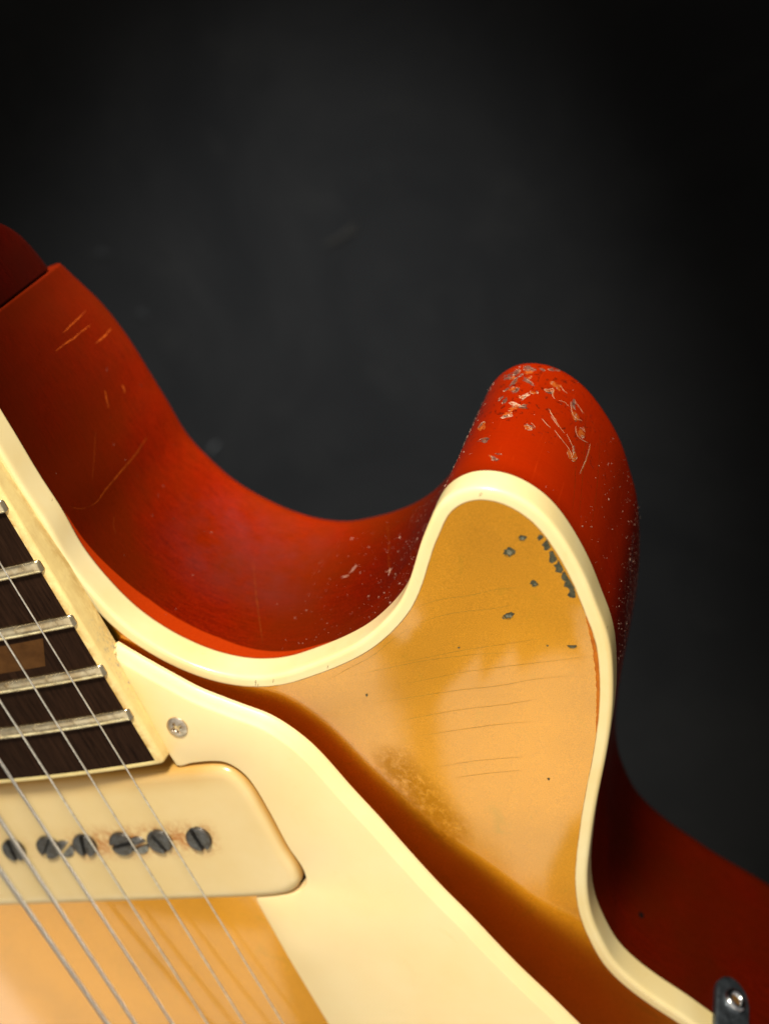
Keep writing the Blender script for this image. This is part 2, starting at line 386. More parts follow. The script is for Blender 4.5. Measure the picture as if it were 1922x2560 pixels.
# rest of the outline (outside the picture), same wall but coarse, and the flat back
REST = [(56,-250),(80,-268),(100,-292),(110,-325),(106,-362),(84,-396),(48,-420),(0,-434),(-60,-440),(-120,-436),(-180,-418),(-226,-384),(-250,-340),(-252,-300),(-240,-266),(-236,-240),(-246,-210),(-246,-180),(-228,-152),(-204,-136),(-188,-130),(-178,-116)]
REST = [np.array(p, float) for p in REST]
CR = catmull([C05[-1]] + REST, 8.0)[1:]
TR = np.gradient(CR, axis=0); TR /= np.linalg.norm(TR, axis=1)[:, None]; NR = np.c_[-TR[:, 1], TR[:, 0]]
base = nw; last = (len(C05) - 1) * prof_n
for q in range(len(CR)):
    for j in range(prof_n):
        if j < len(zs): z = zs[j]; ins = 0
        else:
            a = math.radians((j - len(zs) + 1) * 10); z = -(DEP - RB) - RB * math.sin(a); ins = RB * (1 - math.cos(a))
        lq = lean[-1] * max(0, 1 - q / 4) * (-z - 6) / (DEP - 6)
        verts.append((CR[q][0] + NR[q][0] * (lq - ins), CR[q][1] + NR[q][1] * (lq - ins), z)); uvs.append((S05[-1] + 8 * (q + 1), -z))
    pa = last if q == 0 else base + (q - 1) * prof_n
    pb = base + q * prof_n
    for j in range(prof_n - 1): faces.append((pa + j, pb + j, pb + j + 1, pa + j + 1))
extra = len(verts) - nw
for kx in att: att[kx] += [0.0] * extra
# neck end of the body: close between first and last columns, and back cap
la = base + (len(CR) - 1) * prof_n
for j in range(prof_n - 1): faces.append((la + j, 0 + j, j + 1, la + j + 1))
ring = [i * prof_n + prof_n - 1 for i in range(len(C05))] + [base + q * prof_n + prof_n - 1 for q in range(len(CR))]
faces.append(tuple(ring[::-1]))
side = new_mesh('body_side', verts, faces, M_RED, guitar, True, uvs, label='worn red lacquered side with chipped cutaway horn')
for kx in att: attr(side, kx, att[kx])
fix_normals(side)
wall_bvh = BVHTree.FromPolygons([Vector(v) for v in verts], [f for f in faces if len(f) == 4])

# binding round the top edge
def sweep(path, nrm, prof):
    V = []; Fc = []; n = len(prof)
    for i in range(len(path)):
        for (o, z) in prof: V.append((path[i][0] + nrm[i][0] * o, path[i][1] + nrm[i][1] * o, z))
        if i:
            for j in range(n - 1): Fc.append(((i - 1) * n + j, i * n + j, i * n + j + 1, (i - 1) * n + j + 1))
    return V, Fc
BW = 2.4
bprof = [(-BW, -3.0), (-BW, 0.0), (-BW + 0.10, 0.07), (-BW + 0.28, 0.08), (-1.0, 0.07), (-0.62, 0.03), (-0.36, -0.06), (-0.16, -0.22), (-0.04, -0.45), (0.03, -0.8), (0.06, -1.4), (0.08, -3.5), (0.07, -5.5), (0.06, -5.8), (-0.05, -5.98), (-0.6, -6.0)]
bseam = [1, 1, 0.8] + [0] * 9 + [0.0, 0.5, 1, 1]
pathall = np.vstack([C05, CR]); nrmall = np.vstack([N05, NR])
V_, F_ = sweep(pathall, nrmall, bprof)
bind = new_mesh('binding', V_, F_, M_BIND, guitar, True, label='cream plastic edge binding'); fix_normals(bind)
assert len(bseam) == len(bprof), (len(bseam), len(bprof))
attr(bind, 'seam', bseam * len(pathall))

# carved top
B_in = pathall - nrmall * (BW - 0.02)
Bc = np.vstack([pathall, pathall[:1]])
Bd = resample(Bc, 1.5); Bm = (Bd[1:] + Bd[:-1]) / 2; Bl = np.linalg.norm(np.diff(Bd, axis=0), axis=1)
def soft_dist(XY):
    XY = np.atleast_2d(XY); out = np.empty(len(XY))
    for a in range(0, len(XY), 2000):
        d2 = ((XY[a:a+2000, None, :] - Bm[None]) ** 2).sum(2) + 0.3
        out[a:a+2000] = ((2 / math.pi) * (Bl[None] / d2 ** 2).sum(1)) ** (-1 / 3)
    return out
def carve(XY):
    d = np.maximum(soft_dist(XY) - BW, 0); t = np.clip(d / 95.0, 0, 1)
    return 5.6 * t * t * (3 - 2 * t) - 0.12 * np.exp(-((d - 5) / 5.0) ** 2)
def inside(poly, pts):
    x, y = pts[:, 0], pts[:, 1]; r = np.zeros(len(pts), bool); n = len(poly); j = n - 1
    for i in range(n):
        xi, yi = poly[i]; xj, yj = poly[j]
        c = ((yi > y) != (yj > y)); 
        with np.errstate(divide='ignore', invalid='ignore'): r ^= c & (x < (xj - xi) * (y - yi) / (yj - yi) + xi)
        j = i
    return r
gx, gy = np.meshgrid(np.arange(-256, 116, 2.2), np.arange(-440, -84, 2.2)); G = np.c_[gx.ravel(), gy.ravel()]
G = G[inside(B_in, G)]
dmin = np.sqrt(np.min([((G - b) ** 2).sum(1) for b in B_in[::2]], axis=0)); G = G[dmin > 1.3]
bi = B_in[::2] if len(B_in) % 2 else B_in[::2]
allp = [Vector(p) for p in bi] + [Vector(p) for p in G]
nb = len(bi)
res = delaunay_2d_cdt(allp, [(i, (i + 1) % nb) for i in range(nb)], [list(range(nb))], 1, 1e-4)
TV = np.array([[p.x, p.y] for p in res[0]]); TZ = carve(TV)
orig = res[3]
for i, oo in enumerate(orig):
    if oo and min(oo) < nb: TZ[i] = 0.0
top = new_mesh('carved_top', np.c_[TV, TZ], [tuple(f) for f in res[2]], M_GOLD, guitar, True, label='gold painted carved top with lacquer checking and chips')
fix_normals(top)
if top.data.polygons[100].normal.z < 0: top.data.flip_normals()
sm_a, sm_b = hit(990, 1915, 1)[:2], hit(1120, 2075, 1)[:2]
dv = sm_b - sm_a; tt_ = np.clip(((TV - sm_a) @ dv) / (dv @ dv), 0, 1); dd_ = np.linalg.norm(TV - sm_a - tt_[:, None] * dv, axis=1)
attr(top, 'smudge', np.clip(1.6 - dd_ / 3.6, 0, 1))
top_bvh = BVHTree.FromPolygons([Vector((a, b, c)) for (a, b), c in zip(TV, TZ)], [tuple(f) for f in res[2]])

# ------------------------------------------------------------------ marks lying on the surfaces
def cast(bvh, px, py):
    d = ray(px, py); loc, nrm, _, _ = bvh.ray_cast(Vector(CAMP), Vector(d))
    if loc is None: return None, None
    if nrm.dot(Vector(d)) > 0: nrm = -nrm
    return np.array(loc), np.array(nrm)
def ribbon(acc, bvh, pts, width, lift=0.03, taper=True, jit=0.0, step=6):
    P = catmull(np.array(pts, float), step) if len(pts) > 2 else np.linspace(pts[0], pts[1], max(3, int(np.hypot(pts[1][0]-pts[0][0], pts[1][1]-pts[0][1]) / step)))
    H = []
    for q in P:
        a, n = cast(bvh, q[0] + random.uniform(-jit, jit), q[1] + random.uniform(-jit, jit))
        if a is not None: H.append((a, n))
    if len(H) < 3: return
    V, F = acc; b = len(V); m_ = len(H)
    for i, (a, n) in enumerate(H):
        t = unit(H[min(i + 1, m_ - 1)][0] - H[max(i - 1, 0)][0] + 1e-9); sd = unit(np.cross(n, t))
        w_ = width * (math.sin(math.pi * (i + 0.5) / m_) ** 0.5 if taper else 1) * (1 + random.uniform(-.3, .3) * (jit > 0)) / 2
        V.append(a + n * lift + sd * w_); V.append(a + n * (lift * 1.4)); V.append(a + n * lift - sd * w_)
        if i:
            k = b + 3 * i
            F.append((k - 3, k, k + 1, k - 2)); F.append((k - 2, k + 1, k + 2, k - 1))
def blob(acc, bvh, cx_, cy_, rx, ry, rot=0.0, n=11, jag=0.3, lift=0.04):
    V, F = acc; a, nn = cast(bvh, cx_, cy_)
    if a is None: return
    pts = []
    for i in range(n):
        th = 2 * math.pi * i / n; r = 1 + random.uniform(-jag, jag)
        dx, dy = rx * r * math.cos(th), ry * r * math.sin(th)
        h, _ = cast(bvh, cx_ + dx * math.cos(rot) - dy * math.sin(rot), cy_ + dx * math.sin(rot) + dy * math.cos(rot))
        if h is None: continue
        pts.append(h + nn * lift)
    if len(pts) < 3: return
    b = len(V); V.append(a + nn * lift * 0.6); V.extend(pts)
    for i in range(len(pts)): F.append((b, b + 1 + i, b + 1 + (i + 1) % len(pts)))
def acc(): return ([], [])
def emit(name, a, mat, parent, **kw):
    if a[0]: return new_mesh(name, a[0], a[1], mat, parent, False, **kw)

# chips in the gold paint
for (x, y, rx, ry, r) in [(1305,1344,11,8,.2),(1271,1380,14,11,.1),(1335,1459,9,8,0),(1270,1539,13,8,-.3),(1430,1616,11,4,.1),(1498,1673,6,4,.3),(917,1738,3,4,0),(1147,1619,3,2,0),(1371,1947,3,3,0),(1368,1614,3,2,0)]:
    a = acc(); blob(a, top_bvh, x, y, rx, ry, r, 14, 0.34); cpo = emit('paint_chip', a, M_CHIP, top)
    if rx > 7:
        a = acc(); blob(a, top_bvh, x + 2, y + 1, rx * 0.5, ry * 0.45, r + .5, 9, 0.4, 0.10); emit('bare_core', a, M_CORE, cpo)
        a = acc(); ribbon(a, top_bvh, [(x - rx, y + 1), (x - rx * .5, y + ry), (x + rx * .4, y + ry), (x + rx, y + 2)], 0.16, 0.07, True, 0.5, 3); emit('lifted_rim', a, M_CRACK, cpo)
a = acc()
edge = [(1352,1338),(1368,1362),(1383,1390),(1398,1415),(1412,1440),(1424,1460),(1434,1480),(1446,1500),(1452,1512)]
wd = [6, 11, 14, 14, 15, 16, 14, 17, 14]
for (x, y), w_ in zip(edge, wd):
    blob(a, top_bvh, x + 3, y, w_, 17, 0.9, 13, 0.28)
emit('paint_chip', a, M_CHIP, top, label='long jagged grey chip along the horn binding')
a = acc(); ribbon(a, top_bvh, [(1458,1520),(1473,1570),(1486,1625),(1494,1690),(1495,1760),(1490,1830),(1482,1900),(1471,1965),(1457,2040),(1446,2120),(1443,2170)], 0.85, 0.02, True, 0.3, 5)
emit('bared_edge', a, M_ORANGE, top, label='thin orange line bared beside the binding')
for L in [[(1042,1520),(1075,1505),(1110,1497),(1170,1489),(1240,1474),(1300,1468)], [(1042,1560),(1090,1543),(1150,1530),(1230,1522),(1290,1510)],
          [(1000,1656),(1060,1645),(1150,1627),(1260,1610),(1370,1594)], [(880,1690),(960,1672),(1060,1652),(1180,1637),(1300,1630)],
          [(1000,1712),(1060,1700),(1150,1682),(1280,1664),(1400,1650),(1480,1640)], [(930,1758),(1040,1741),(1150,1725),(1260,1712),(1330,1699),(1420,1690)],
          [(1000,1802),(1060,1790),(1160,1773),(1270,1760),(1340,1748)], [(1050,1840),(1130,1827),(1240,1812),(1330,1803)], [(1090,1918),(1180,1903),(1310,1892)],
          [(1140,1944),(1230,1932),(1300,1926)], [(820,1700),(870,1672),(930,1640),(980,1600),(1020,1572)]]:
    a = acc(); ribbon(a, top_bvh, L, 0.075, 0.015, True, 0.5, 7); emit('lacquer_crack', a, M_CRACK, top)
# hairline cracks across the binding
bind_bvh = BVHTree.FromPolygons([Vector(v) for v in V_], F_)
a = acc()
for (x, y, l) in [(537,1690,14),(541,1695,12),(640,1704,16),(646,1709,8),(735,1694,12),(684,1697,10),(820,1663,8),(1200,1232,10),(1204,1230,9),(132,1247,6),(1518,1565,7),(640,1700,7)]:
    ribbon(a, bind_bvh, [(x, y), (x - 1.5, y + l)], 0.10, 0.02, True, 0.0, 4)
emit('hairline_crack', a, M_HAIR, bind, kind='stuff')

# scratches in the red side
for L, w_ in [([(368,1092),(340,1135),(302,1180),(262,1228),(240,1257),(226,1266)], 0.28), ([(226,1266),(205,1272),(172,1266)], 0.10),
              ([(216,776),(196,796),(176,815),(158,833)], 0.2), ([(228,812),(206,828),(184,846),(160,862),(140,878)], 0.24),
              ([(278,822),(262,840),(240,858)], 0.35), ([(306,962),(310,972),(312,982)], 0.5), ([(262,975),(268,1000),(272,1020)], 0.35),
              ([(288,1290),(284,1310),(290,1335)], 0.10), ([(240,1080),(232,1200)], 0.08), ([(633,1400),(640,1480),(650,1560),(658,1612)], 0.14),
              ([(968,1308),(972,1360),(975,1420),(990,1445)], 0.12), ([(1463,1010),(1462,1090),(1456,1180),(1447,1290)], 0.1), ([(1440,1120),(1436,1210),(1430,1280)], 0.08),
              ([(1500,1060),(1496,1150),(1486,1260),(1474,1330)], 0.08)]:
    a = acc(); ribbon(a, wall_bvh, L, w_, 0.02, True, 0.5, 5); emit('scratch', a, M_SCRATCH, side)
def S3(x, y): return (1150 + x / 3.322, 860 + y / 3.322)
M_FLA = mat_flat('broken_lacquer_grey', (0.19, 0.085, 0.06), 0.5, (0.07, 0.016, 0.010), 1000)
M_FLB = mat_flat('broken_lacquer_orange', (0.46, 0.10, 0.015), 0.35, (0.26, 0.035, 0.004), 1300)
M_FLC = mat_flat('broken_lacquer_pale', (0.62, 0.40, 0.27), 0.3, (0.34, 0.16, 0.09), 1800)
# (x, y, half length, half width, angle, kind) in the close-up of the horn tip
groups = [((455, 290), (110, 45), 12, -.5, 'g'), ((440, 375), (60, 40), 7, -.6, 'g'), ((505, 445), (62, 16), 6, -.35, 'p'), ((485, 510), (70, 26), 9, -.25, 'p'), ((345, 465), (36, 26), 4, -.8, 'g'),
          ((615, 405), (36, 28), 5, .6, 'o'), ((360, 588), (46, 20), 6, -.1, 'p'), ((190, 690), (32, 30), 4, -.9, 'p'), ((265, 945), (70, 45), 7, .4, 'g'), ((190, 800), (20, 8), 2, 0, 'g'),
          ((555, 670), (60, 36), 7, .3, 'o'), ((610, 215), (120, 22), 9, .12, 'g'), ((800, 350), (50, 50), 4, .7, 'o'), ((740, 385), (30, 16), 3, .2, 'p'), ((975, 600), (40, 45), 6, 1.0, 'o'), ((935, 520), (18, 46), 4, 1.3, 'g'),
          ((935, 900), (22, 50), 5, 1.2, 'o'), ((1000, 750), (36, 50), 3, 1.0, 'o'), ((565, 320), (26, 36), 3, .3, 'g'), ((780, 215), (40, 20), 3, .5, 'g')]
for (gx_, gy_), (sx_, sy_), n, ang, kind in groups:
    parts_ = {'a': acc(), 'b': acc(), 'c': acc()}
    for q in range(max(2, int(n * 0.62))):
        x = random.gauss(gx_, sx_ * 0.45); y = random.gauss(gy_, sy_ * 0.45); L_ = random.uniform(16, 50); Wd = L_ * random.uniform(0.22, 0.5); th = ang + random.gauss(0, 0.3)
        px_, py_ = S3(x, y)
        key = {'g': 'aab', 'p': 'abc', 'o': 'bba'}[kind][q % 3]
        blob(parts_[key], wall_bvh, px_, py_, L_ / 3.322, Wd / 3.322, th, 15, 0.42, 0.02)
        for e in range(3 if kind != 'g' else 2):           # bright broken rim on the edge of the chip
            t0 = random.uniform(0, 6.28); sp_ = random.uniform(0.6, 1.6); P_ = []
            for u_ in np.linspace(0, 1, 4):
                tt = t0 + sp_ * u_; dx, dy = L_ * math.cos(tt), Wd * math.sin(tt)
                P_.append(S3(x + dx * math.cos(th) - dy * math.sin(th) + random.uniform(-2, 2), y + dx * math.sin(th) + dy * math.cos(th) + random.uniform(-2, 2)))
            ribbon(parts_['c' if random.random() < 0.7 else 'b'], wall_bvh, P_, random.uniform(0.07, 0.16), 0.05, True, 0.3, 1.6)
    for kx, mt in (('a', M_FLA), ('b', M_FLB), ('c', M_FLC)): emit('broken_lacquer', parts_[kx], mt, side, kind='stuff')
for L in [[(740,560),(790,640),(830,700),(860,740)], [(780,715),(820,770),(870,830)], [(880,750),(920,830),(940,900),(925,955),(965,945)], [(870,830),(910,890),(925,940)], [(675,620),(710,660),(745,695)],
          [(710,380),(770,375),(765,430),(785,460)], [(830,350),(870,400),(885,410)], [(820,470),(860,480),(895,515)], [(915,480),(925,560),(950,610),(1010,640)], [(1020,580),(985,525),(960,490)],
          [(955,680),(965,750),(1000,790),(1060,820)], [(1020,690),(1030,735)], [(735,540),(760,590),(800,640)], [(750,600),(785,650),(815,690)], [(590,655),(620,690)], [(1075,830),(1060,900),(990,1080)]]:
    a = acc(); ribbon(a, wall_bvh, [S3(*p) for p in L], 0.13, 0.05, True, 0.6, 2.2); emit('gouge', a, M_FLC, side)
    b_ = acc(); ribbon(b_, wall_bvh, [S3(p[0] + 7, p[1] + 3) for p in L], 0.20, 0.02, True, 0.5, 2.5); emit('gouge', b_, M_FLB, side)
# dust and tiny nicks
def speck(acc_, s, z, size):
    i = int(np.clip(s / 0.5, 1, len(C05) - 2)); p = np.array(wallpt(i, z)); n = np.array([N05[i][0], N05[i][1], 0.0]); t = np.array([T05[i][0], T05[i][1], 0.0]); k = np.array([0, 0, 1.0])
    V, F = acc_; b = len(V); p = p + n * 0.03; th = random.uniform(0, 3.14); e = size * random.uniform(0.6, 1.9)
    c, sn = math.cos(th), math.sin(th)
    for (u_, v_) in ((-e, 0), (0, -size * .6), (e * .8, size * .2), (size * .1, size * .7)):
        V.append(p + t * (u_ * c - v_ * sn) + k * (u_ * sn + v_ * c))
    V.append(p + n * size * 0.5); 
    for q in range(4): F.append((b + q, b + (q + 1) % 4, b + 4))
a = acc()
def many(n, s0, s1, z0, z1, sz, pw=1.0):
    for _ in range(n):
        s = s0 + (s1 - s0) * random.random() ** pw
        speck(a, s, random.uniform(z0, z1), random.lognormvariate(math.log(sz), 0.5))
many(330, 132, 92, -7, -46, 0.075, 1.6); many(200, 134, 112, -8, -50, 0.06, 1.2)
many(260, 134, 150, -8, -50, 0.075, 1.3); many(220, 215, 178, -8, -48, 0.07, 1.1); many(120, 216, 196, -10, -50, 0.07, 1.3)
many(220, 197, 216, -22, -52, 0.055); many(60, 20, 130, -8, -48, 0.05); many(30, 150, 180, -8, -50, 0.045)
emit('dust', a, M_DUST, side, kind='stuff')
for L_ in [[(1582,1330),(1578,1400),(1574,1450)], [(1572,1400),(1575,1460),(1573,1515),(1566,1570)], [(1585,1420),(1583,1500),(1576,1560)], [(1562,1590),(1556,1631),(1550,1670)], [(1546,1660),(1541,1700),(1535,1745)], [(1570,1480),(1566,1540),(1560,1600)]]:
    a = acc(); ribbon(a, wall_bvh, L_, 0.32, 0.02, True, 1.2, 3); emit('rubbed_streak', a, M_SCUFFG, side)
a = acc(); blob(a, wall_bvh, 1602, 2288, 6, 9, -.4, 12, .1); emit('dent', a, M_KNOT, side)
a = acc()
for p in [((875,1432),(885,1420)),((880,1425),(890,1412)),((855,1443),(872,1438)),((965,1430),(982,1420)),((970,1440),(975,1420))]: ribbon(a, wall_bvh, [p[0], ((p[0][0]+p[1][0])/2+2, (p[0][1]+p[1][1])/2), p[1]], 0.35, 0.04, True, 0.8, 2)
emit('nick', a, M_SCUFF, side, kind='stuff')

# ------------------------------------------------------------------ neck heel
u0 = unit(C05[0] - C05[10]); n0 = np.array([u0[1], -u0[0]])          # along the neck, away from the body / outward
if n0 @ N05[0] < 0: n0 = -n0
hs = [(0.35, -43.6), (1.2, -43.5), (2.6, -43.2), (5.2, -42.4), (8.7, -40.8), (11.5, -38.4), (13.7, -35.6), (18, -31), (26, -27), (60, -24)]
hs = catmull(hs, 1.0)
V = []; F = []; NP = 26
for (s, zb) in hs:
    zb = zb - 1.6
    zt = -0.2
    for j in range(NP):
        if j < 15: z = zt + (zb + 5 - zt) * j / 14; off = -0.35 + lean[0] * (-z - 6) / 47
        else:
            a_ = (j - 14) / 11 * math.pi / 2; z = zb + 5 - 5 * math.sin(a_); off = -0.35 + lean[0] * (-z - 6) / 47 - 3 * (1 - math.cos(a_))
        p = C05[0] + u0 * s + n0 * off; V.append((p[0], p[1], z))
    p = C05[0] + u0 * s + n0 * (-55); V.append((p[0], p[1], zb)); V.append((p[0], p[1], zt))
W_ = NP + 2
for i in range(1, len(hs)):
    for j in range(W_): F.append(((i - 1) * W_ + j, i * W_ + j, i * W_ + (j + 1) % W_, (i - 1) * W_ + (j + 1) % W_))
F.append(tuple(range(W_))); F.append(tuple((len(hs) - 1) * W_ + j for j in range(W_))[::-1])
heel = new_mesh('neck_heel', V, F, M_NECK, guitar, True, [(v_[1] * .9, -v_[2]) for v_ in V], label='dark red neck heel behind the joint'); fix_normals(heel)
for kx in att: attr(heel, kx, [0.0] * len(V))

# ------------------------------------------------------------------ fretboard
tb = 0.061
ub = unit(hit(331, 1791, 6) - hit(10, 1266, 6)); uf = ub.copy(); u3 = unit(np.array([ub[0], ub[1], tb])); 
p0b = hit(50, 1340, 5) ; nB = unit(np.array([-tb * ub[0], -tb * ub[1], 1.0]))
E0 = hitp(388, 1901, p0b, nB); E1 = hitp(42, 1328, p0b, nB); u3 = unit(E0 - E1)
CROWN = lambda t: ((27.0 ** 2) - (t - 27.0) ** 2) / 610.0
FRETS = [((10, 1266), (-40, 1275)), ((104, 1416), (0, 1438)), ((188, 1552), (0, 1592)), ((264, 1677), (0, 1722)), ((331, 1787), (0, 1839))]
# direction across the board from the last fret, left point allowed for the crown
a_ = hitp(331, 1787, p0b, nB); b_ = hitp(0, 1839, p0b + nB * (1.15 + .5), nB) - nB * 1.15; vB = unit((b_ - a_) - nB * ((b_ - a_) @ nB))
wB = nB
def board(s, t, h=0.0): return E0 + u3 * s + vB * t + wB * (CROWN(min(max(t, -1.6), 55.6)) + h)
fb = bpy.data.objects.new('fretboard', None); sc.collection.objects.link(fb); fb.parent = guitar
V = []; F = []; UV = []
ts = np.linspace(-0.02, 54, 28); sv = np.linspace(-95, 0, 40)
for s in sv:
    for t in ts: V.append(board(s, t)); UV.append((s, t))
nt = len(ts)
for i in range(1, len(sv)):
    for j in range(1, nt): F.append(((i-1)*nt+j-1, (i-1)*nt+j, i*nt+j, i*nt+j-1))
b0 = len(V)
for s in sv: V.append(board(s, -0.02, -5.4)); UV.append((s, -6))
for i in range(1, len(sv)): F.append(((i-1)*nt, i*nt, b0+i, b0+i-1))
b1 = len(V)
for t in ts: V.append(board(0, t, -5.4)); UV.append((5, t))
for j in range(1, nt): F.append(((len(sv)-1)*nt+j-1, (len(sv)-1)*nt+j, b1+j, b1+j-1))
wood = new_mesh('board', V, F, M_WOOD, fb, True, UV, label='dark rosewood playing surface'); fix_normals(wood); autosmooth(wood, 30)
# board binding: strip along the treble side turning the corner and along the end
path = [(s, 0.0, -1, 0) for s in np.arange(-95, -1.5, 1.5)]
inner = [(s, 0.0) for s in np.arange(-95, -0.5, 1.2)] + [(0, 0.0)] + [(0, t) for t in np.arange(1, 55, 1.5)]
WT, WE = 1.75, 1.15
def outer_pt(s, t, k):    # k = 0..1 fraction of the strip width
    return (s, t - WT * k) if t <= 0 and s < -0.5 else (s + WE * k, t)
V = []; F = []; gr = []; fl = []
prf = [(0.0, 0.02), (0.55, 0.0), (0.85, -0.10), (0.97, -0.32), (1.0, -0.7), (1.02, -2.6), (1.06, -5.6)]
rows = []
for (s, t) in inner:
    if (s, t) == (0, 0.0):
        for a2 in np.linspace(0, math.pi / 2, 9):
            rows.append(('c', a2))
    else: rows.append(('p', (s, t)))
for r in rows:
    for (k, h) in prf:
        if r[0] == 'p': s, t = outer_pt(*r[1], k)
        else:
            a2 = r[1]; s = WE * k * math.sin(a2) ** 0.8; t = -WT * k * math.cos(a2) ** 0.8
        V.append(board(s, t, h)); 
        g_ = 0.0
        if r[0] == 'p' and r[1][1] <= 0:
            g_ = 1.0 if k < 0.3 else (0.28 if k < 0.9 else 0.16)
        elif r[0] == 'c': g_ = 0.4
        gr.append(g_ if k < 1.05 else 0.8)
        fl.append(float(np.clip((s + 34) / 8, 0, 1) * np.clip((-11 - s) / 4, 0, 1)) if (r[0] == 'p' and r[1][1] <= 0 and h < -2) else 0.0)
np_ = len(prf)
for i in range(1, len(rows)):
    for j in range(np_ - 1): F.append(((i-1)*np_+j, i*np_+j, i*np_+j+1, (i-1)*np_+j+1))
bb = new_mesh('board_binding', V, F, M_BBIND, fb, True, label='stained cream binding of the fretboard'); fix_normals(bb); attr(bb, 'grime', gr); attr(bb, 'flake', fl)
# inlay
def bt(p):
    d = p - E0; A = np.stack([u3, vB], 1); st = np.linalg.lstsq(A, d, rcond=None)[0]; return st
i1_, i2_, i3_, i4_ = [bt(hitp(x, y, p0b + wB * c, nB)) for (x, y, c) in [(110, 1594, .35), (117, 1662, .35), (0, 1684, 1.0), (0, 1616, 1.0)]]
V = []; F = []
for k in range(25):
    t = k / 24 * 2.6
    for q in range(3):
        a_ = i1_ * (1 - q / 2) + i2_ * q / 2; b_ = i4_ * (1 - q / 2) + i3_ * q / 2; st = a_ + (b_ - a_) * t; V.append(board(st[0], st[1], 0.03))
    if k: F += [((k-1)*3, k*3, k*3+1, (k-1)*3+1), ((k-1)*3+1, k*3+1, k*3+2, (k-1)*3+2)]
new_mesh('inlay', V, F, M_INLAY, fb, True, label='age-browned pearl block inlay')
# frets
def fret_mesh(sc0):
    V = []; F = []; prof = [(math.cos(a) , math.sin(a)) for a in np.linspace(0, math.pi, 11)]
    st = [(-1.15, .55, .12, .35), (-1.02, .8, .35, .18), (-.75, .95, .7, 0.0), (-.3, 1, 1, 0), (.6, 1, 1, 0)] + [(t, 1, 1, 0) for t in np.linspace(2, 53, 24)]
    for (t, wq, hq, _) in st:
        for (c, s_) in prof:
            hh = (1.0 * (abs(s_) ** 0.6)) * hq
            V.append(board(sc0 - 1.4 * wq * c, t, hh - (0.0 if abs(s_) > 1e-6 else 0.25)))
    n = len(prof)
    for i in range(1, len(st)):
        for j in range(n - 1): F.append(((i-1)*n+j, i*n+j, i*n+j+1, (i-1)*n+j+1))
    F.append(tuple(range(n)))
    return V, F
for (pr_, pl_) in FRETS:
    p = hitp(pr_[0], pr_[1], p0b + wB * 0.5, nB); s = bt(p)[0]
    V, F = fret_mesh(s); f = new_mesh('fret', V, F, M_FRET, fb, True); fix_normals(f)

# ------------------------------------------------------------------ pickguard
D0 = hitp(331, 1791, p0b, nB); tg = 0.106
nG = unit(np.array([-tg * ub[0], -tg * ub[1], 1.0])); pG = np.array([D0[0], D0[1], 4.35])
gout = [(279,1622),(283,1619),(316,1639),(373,1672),(431,1704),(489,1735),(547,1758),(605,1780),(662,1801),(701,1820),(739,1843),(778,1872),(817,1909),(870,1970),(947,2053),(1024,2140),(1101,2224),(1178,2301),(1240,2367),(1309,2437),(1374,2498),(1437,2560),(1560,2680),(1700,2815),(1860,2960)]
ginn = [(1040,2960),(816,2560),(716,2394),(637,2253),(635,2246),(640,2238)]
gcut = [(640,2238),(700,2233),(733,2228),(752,2217),(760,2201),(756,2184),(716,2120),(664,2024),(629,1966),(612,1944),(594,1928),(578,1918),(560,1911),(530,1909),(485,1913),(442,1918),(437,1915)]
gleft = [(422,1892),(385,1831),(335,1747),(293,1681),(281,1650),(276,1632)]
gp = lambda L: [hitp(x, y, pG, nG) for x, y in L]
def interp_line(P, step=1.0):
    P = np.array(P); return resample(P, step)
o1 = catmull([hitp(x, y, pG - nG * 1.3 * min(1, max(0, (k - 7) / 4)), nG) + nG * 1.3 * min(1, max(0, (k - 7) / 4)) for k, (x, y) in enumerate(gout[1:])], 0.8); o1 = resample(o1, 0.8); o1 = smooth(o1, 2)
i1 = interp_line(gp(ginn), 1.0); c1 = resample(catmull(gp(gcut), 0.5), 0.5); l1 = resample(catmull(gp(gleft), 0.8), 0.8)
tip = np.array(gp([(276,1626),(278,1621)]))
loop = np.vstack([o1, i1, c1[1:], l1, tip]); kinds = ['o'] * len(o1) + ['i'] * len(i1) + ['c'] * (len(c1) - 1) + ['l'] * len(l1) + ['l'] * 2
GX = unit(np.cross(np.array([0, 1., 0]), nG)); GY = np.cross(nG, GX)
L2 = np.c_[(loop - pG) @ GX, (loop - pG) @ GY]
keep = [0]
for i in range(1, len(L2)):
    if np.linalg.norm(L2[i] - L2[keep[-1]]) > 0.15: keep.append(i)
L2 = L2[keep]; kinds = [kinds[i] for i in keep]
area2 = 0.5 * np.sum(L2[:, 0] * np.roll(L2[:, 1], -1) - np.roll(L2[:, 0], -1) * L2[:, 1]); sg = 1 if area2 > 0 else -1
tan_ = np.roll(L2, -1, 0) - np.roll(L2, 1, 0); tan_ /= np.linalg.norm(tan_, axis=1)[:, None]; inn = np.c_[-tan_[:, 1], tan_[:, 0]] * sg
wid = np.array([{'o': 2.3, 'i': 0.5, 'c': 0.6, 'l': 0.45}[k] for k in kinds]); wk = np.ones(9) / 9
wid = np.convolve(np.pad(wid, 4, mode='wrap'), wk, 'valid')
V = []; F = []; n = len(L2)
rings = [(0.0, -2.4), (0.0, -1.9), (0.10, -1.55), (0.55, -0.85), (0.82, -0.40), (0.93, -0.16), (1.0, -0.04), (1.12, 0.0)]
for (k, h) in rings:
    for i in range(n):
        q = L2[i] + inn[i] * wid[i] * k; V.append(pG + GX * q[0] + GY * q[1] + nG * h)
for r in range(1, len(rings)):
    for i in range(n): F.append(((r-1)*n+i, (r-1)*n+(i+1) % n, r*n+(i+1) % n, r*n+i))
F.append(tuple((len(rings)-1)*n + i for i in range(n))); F.append(tuple(range(n))[::-1])
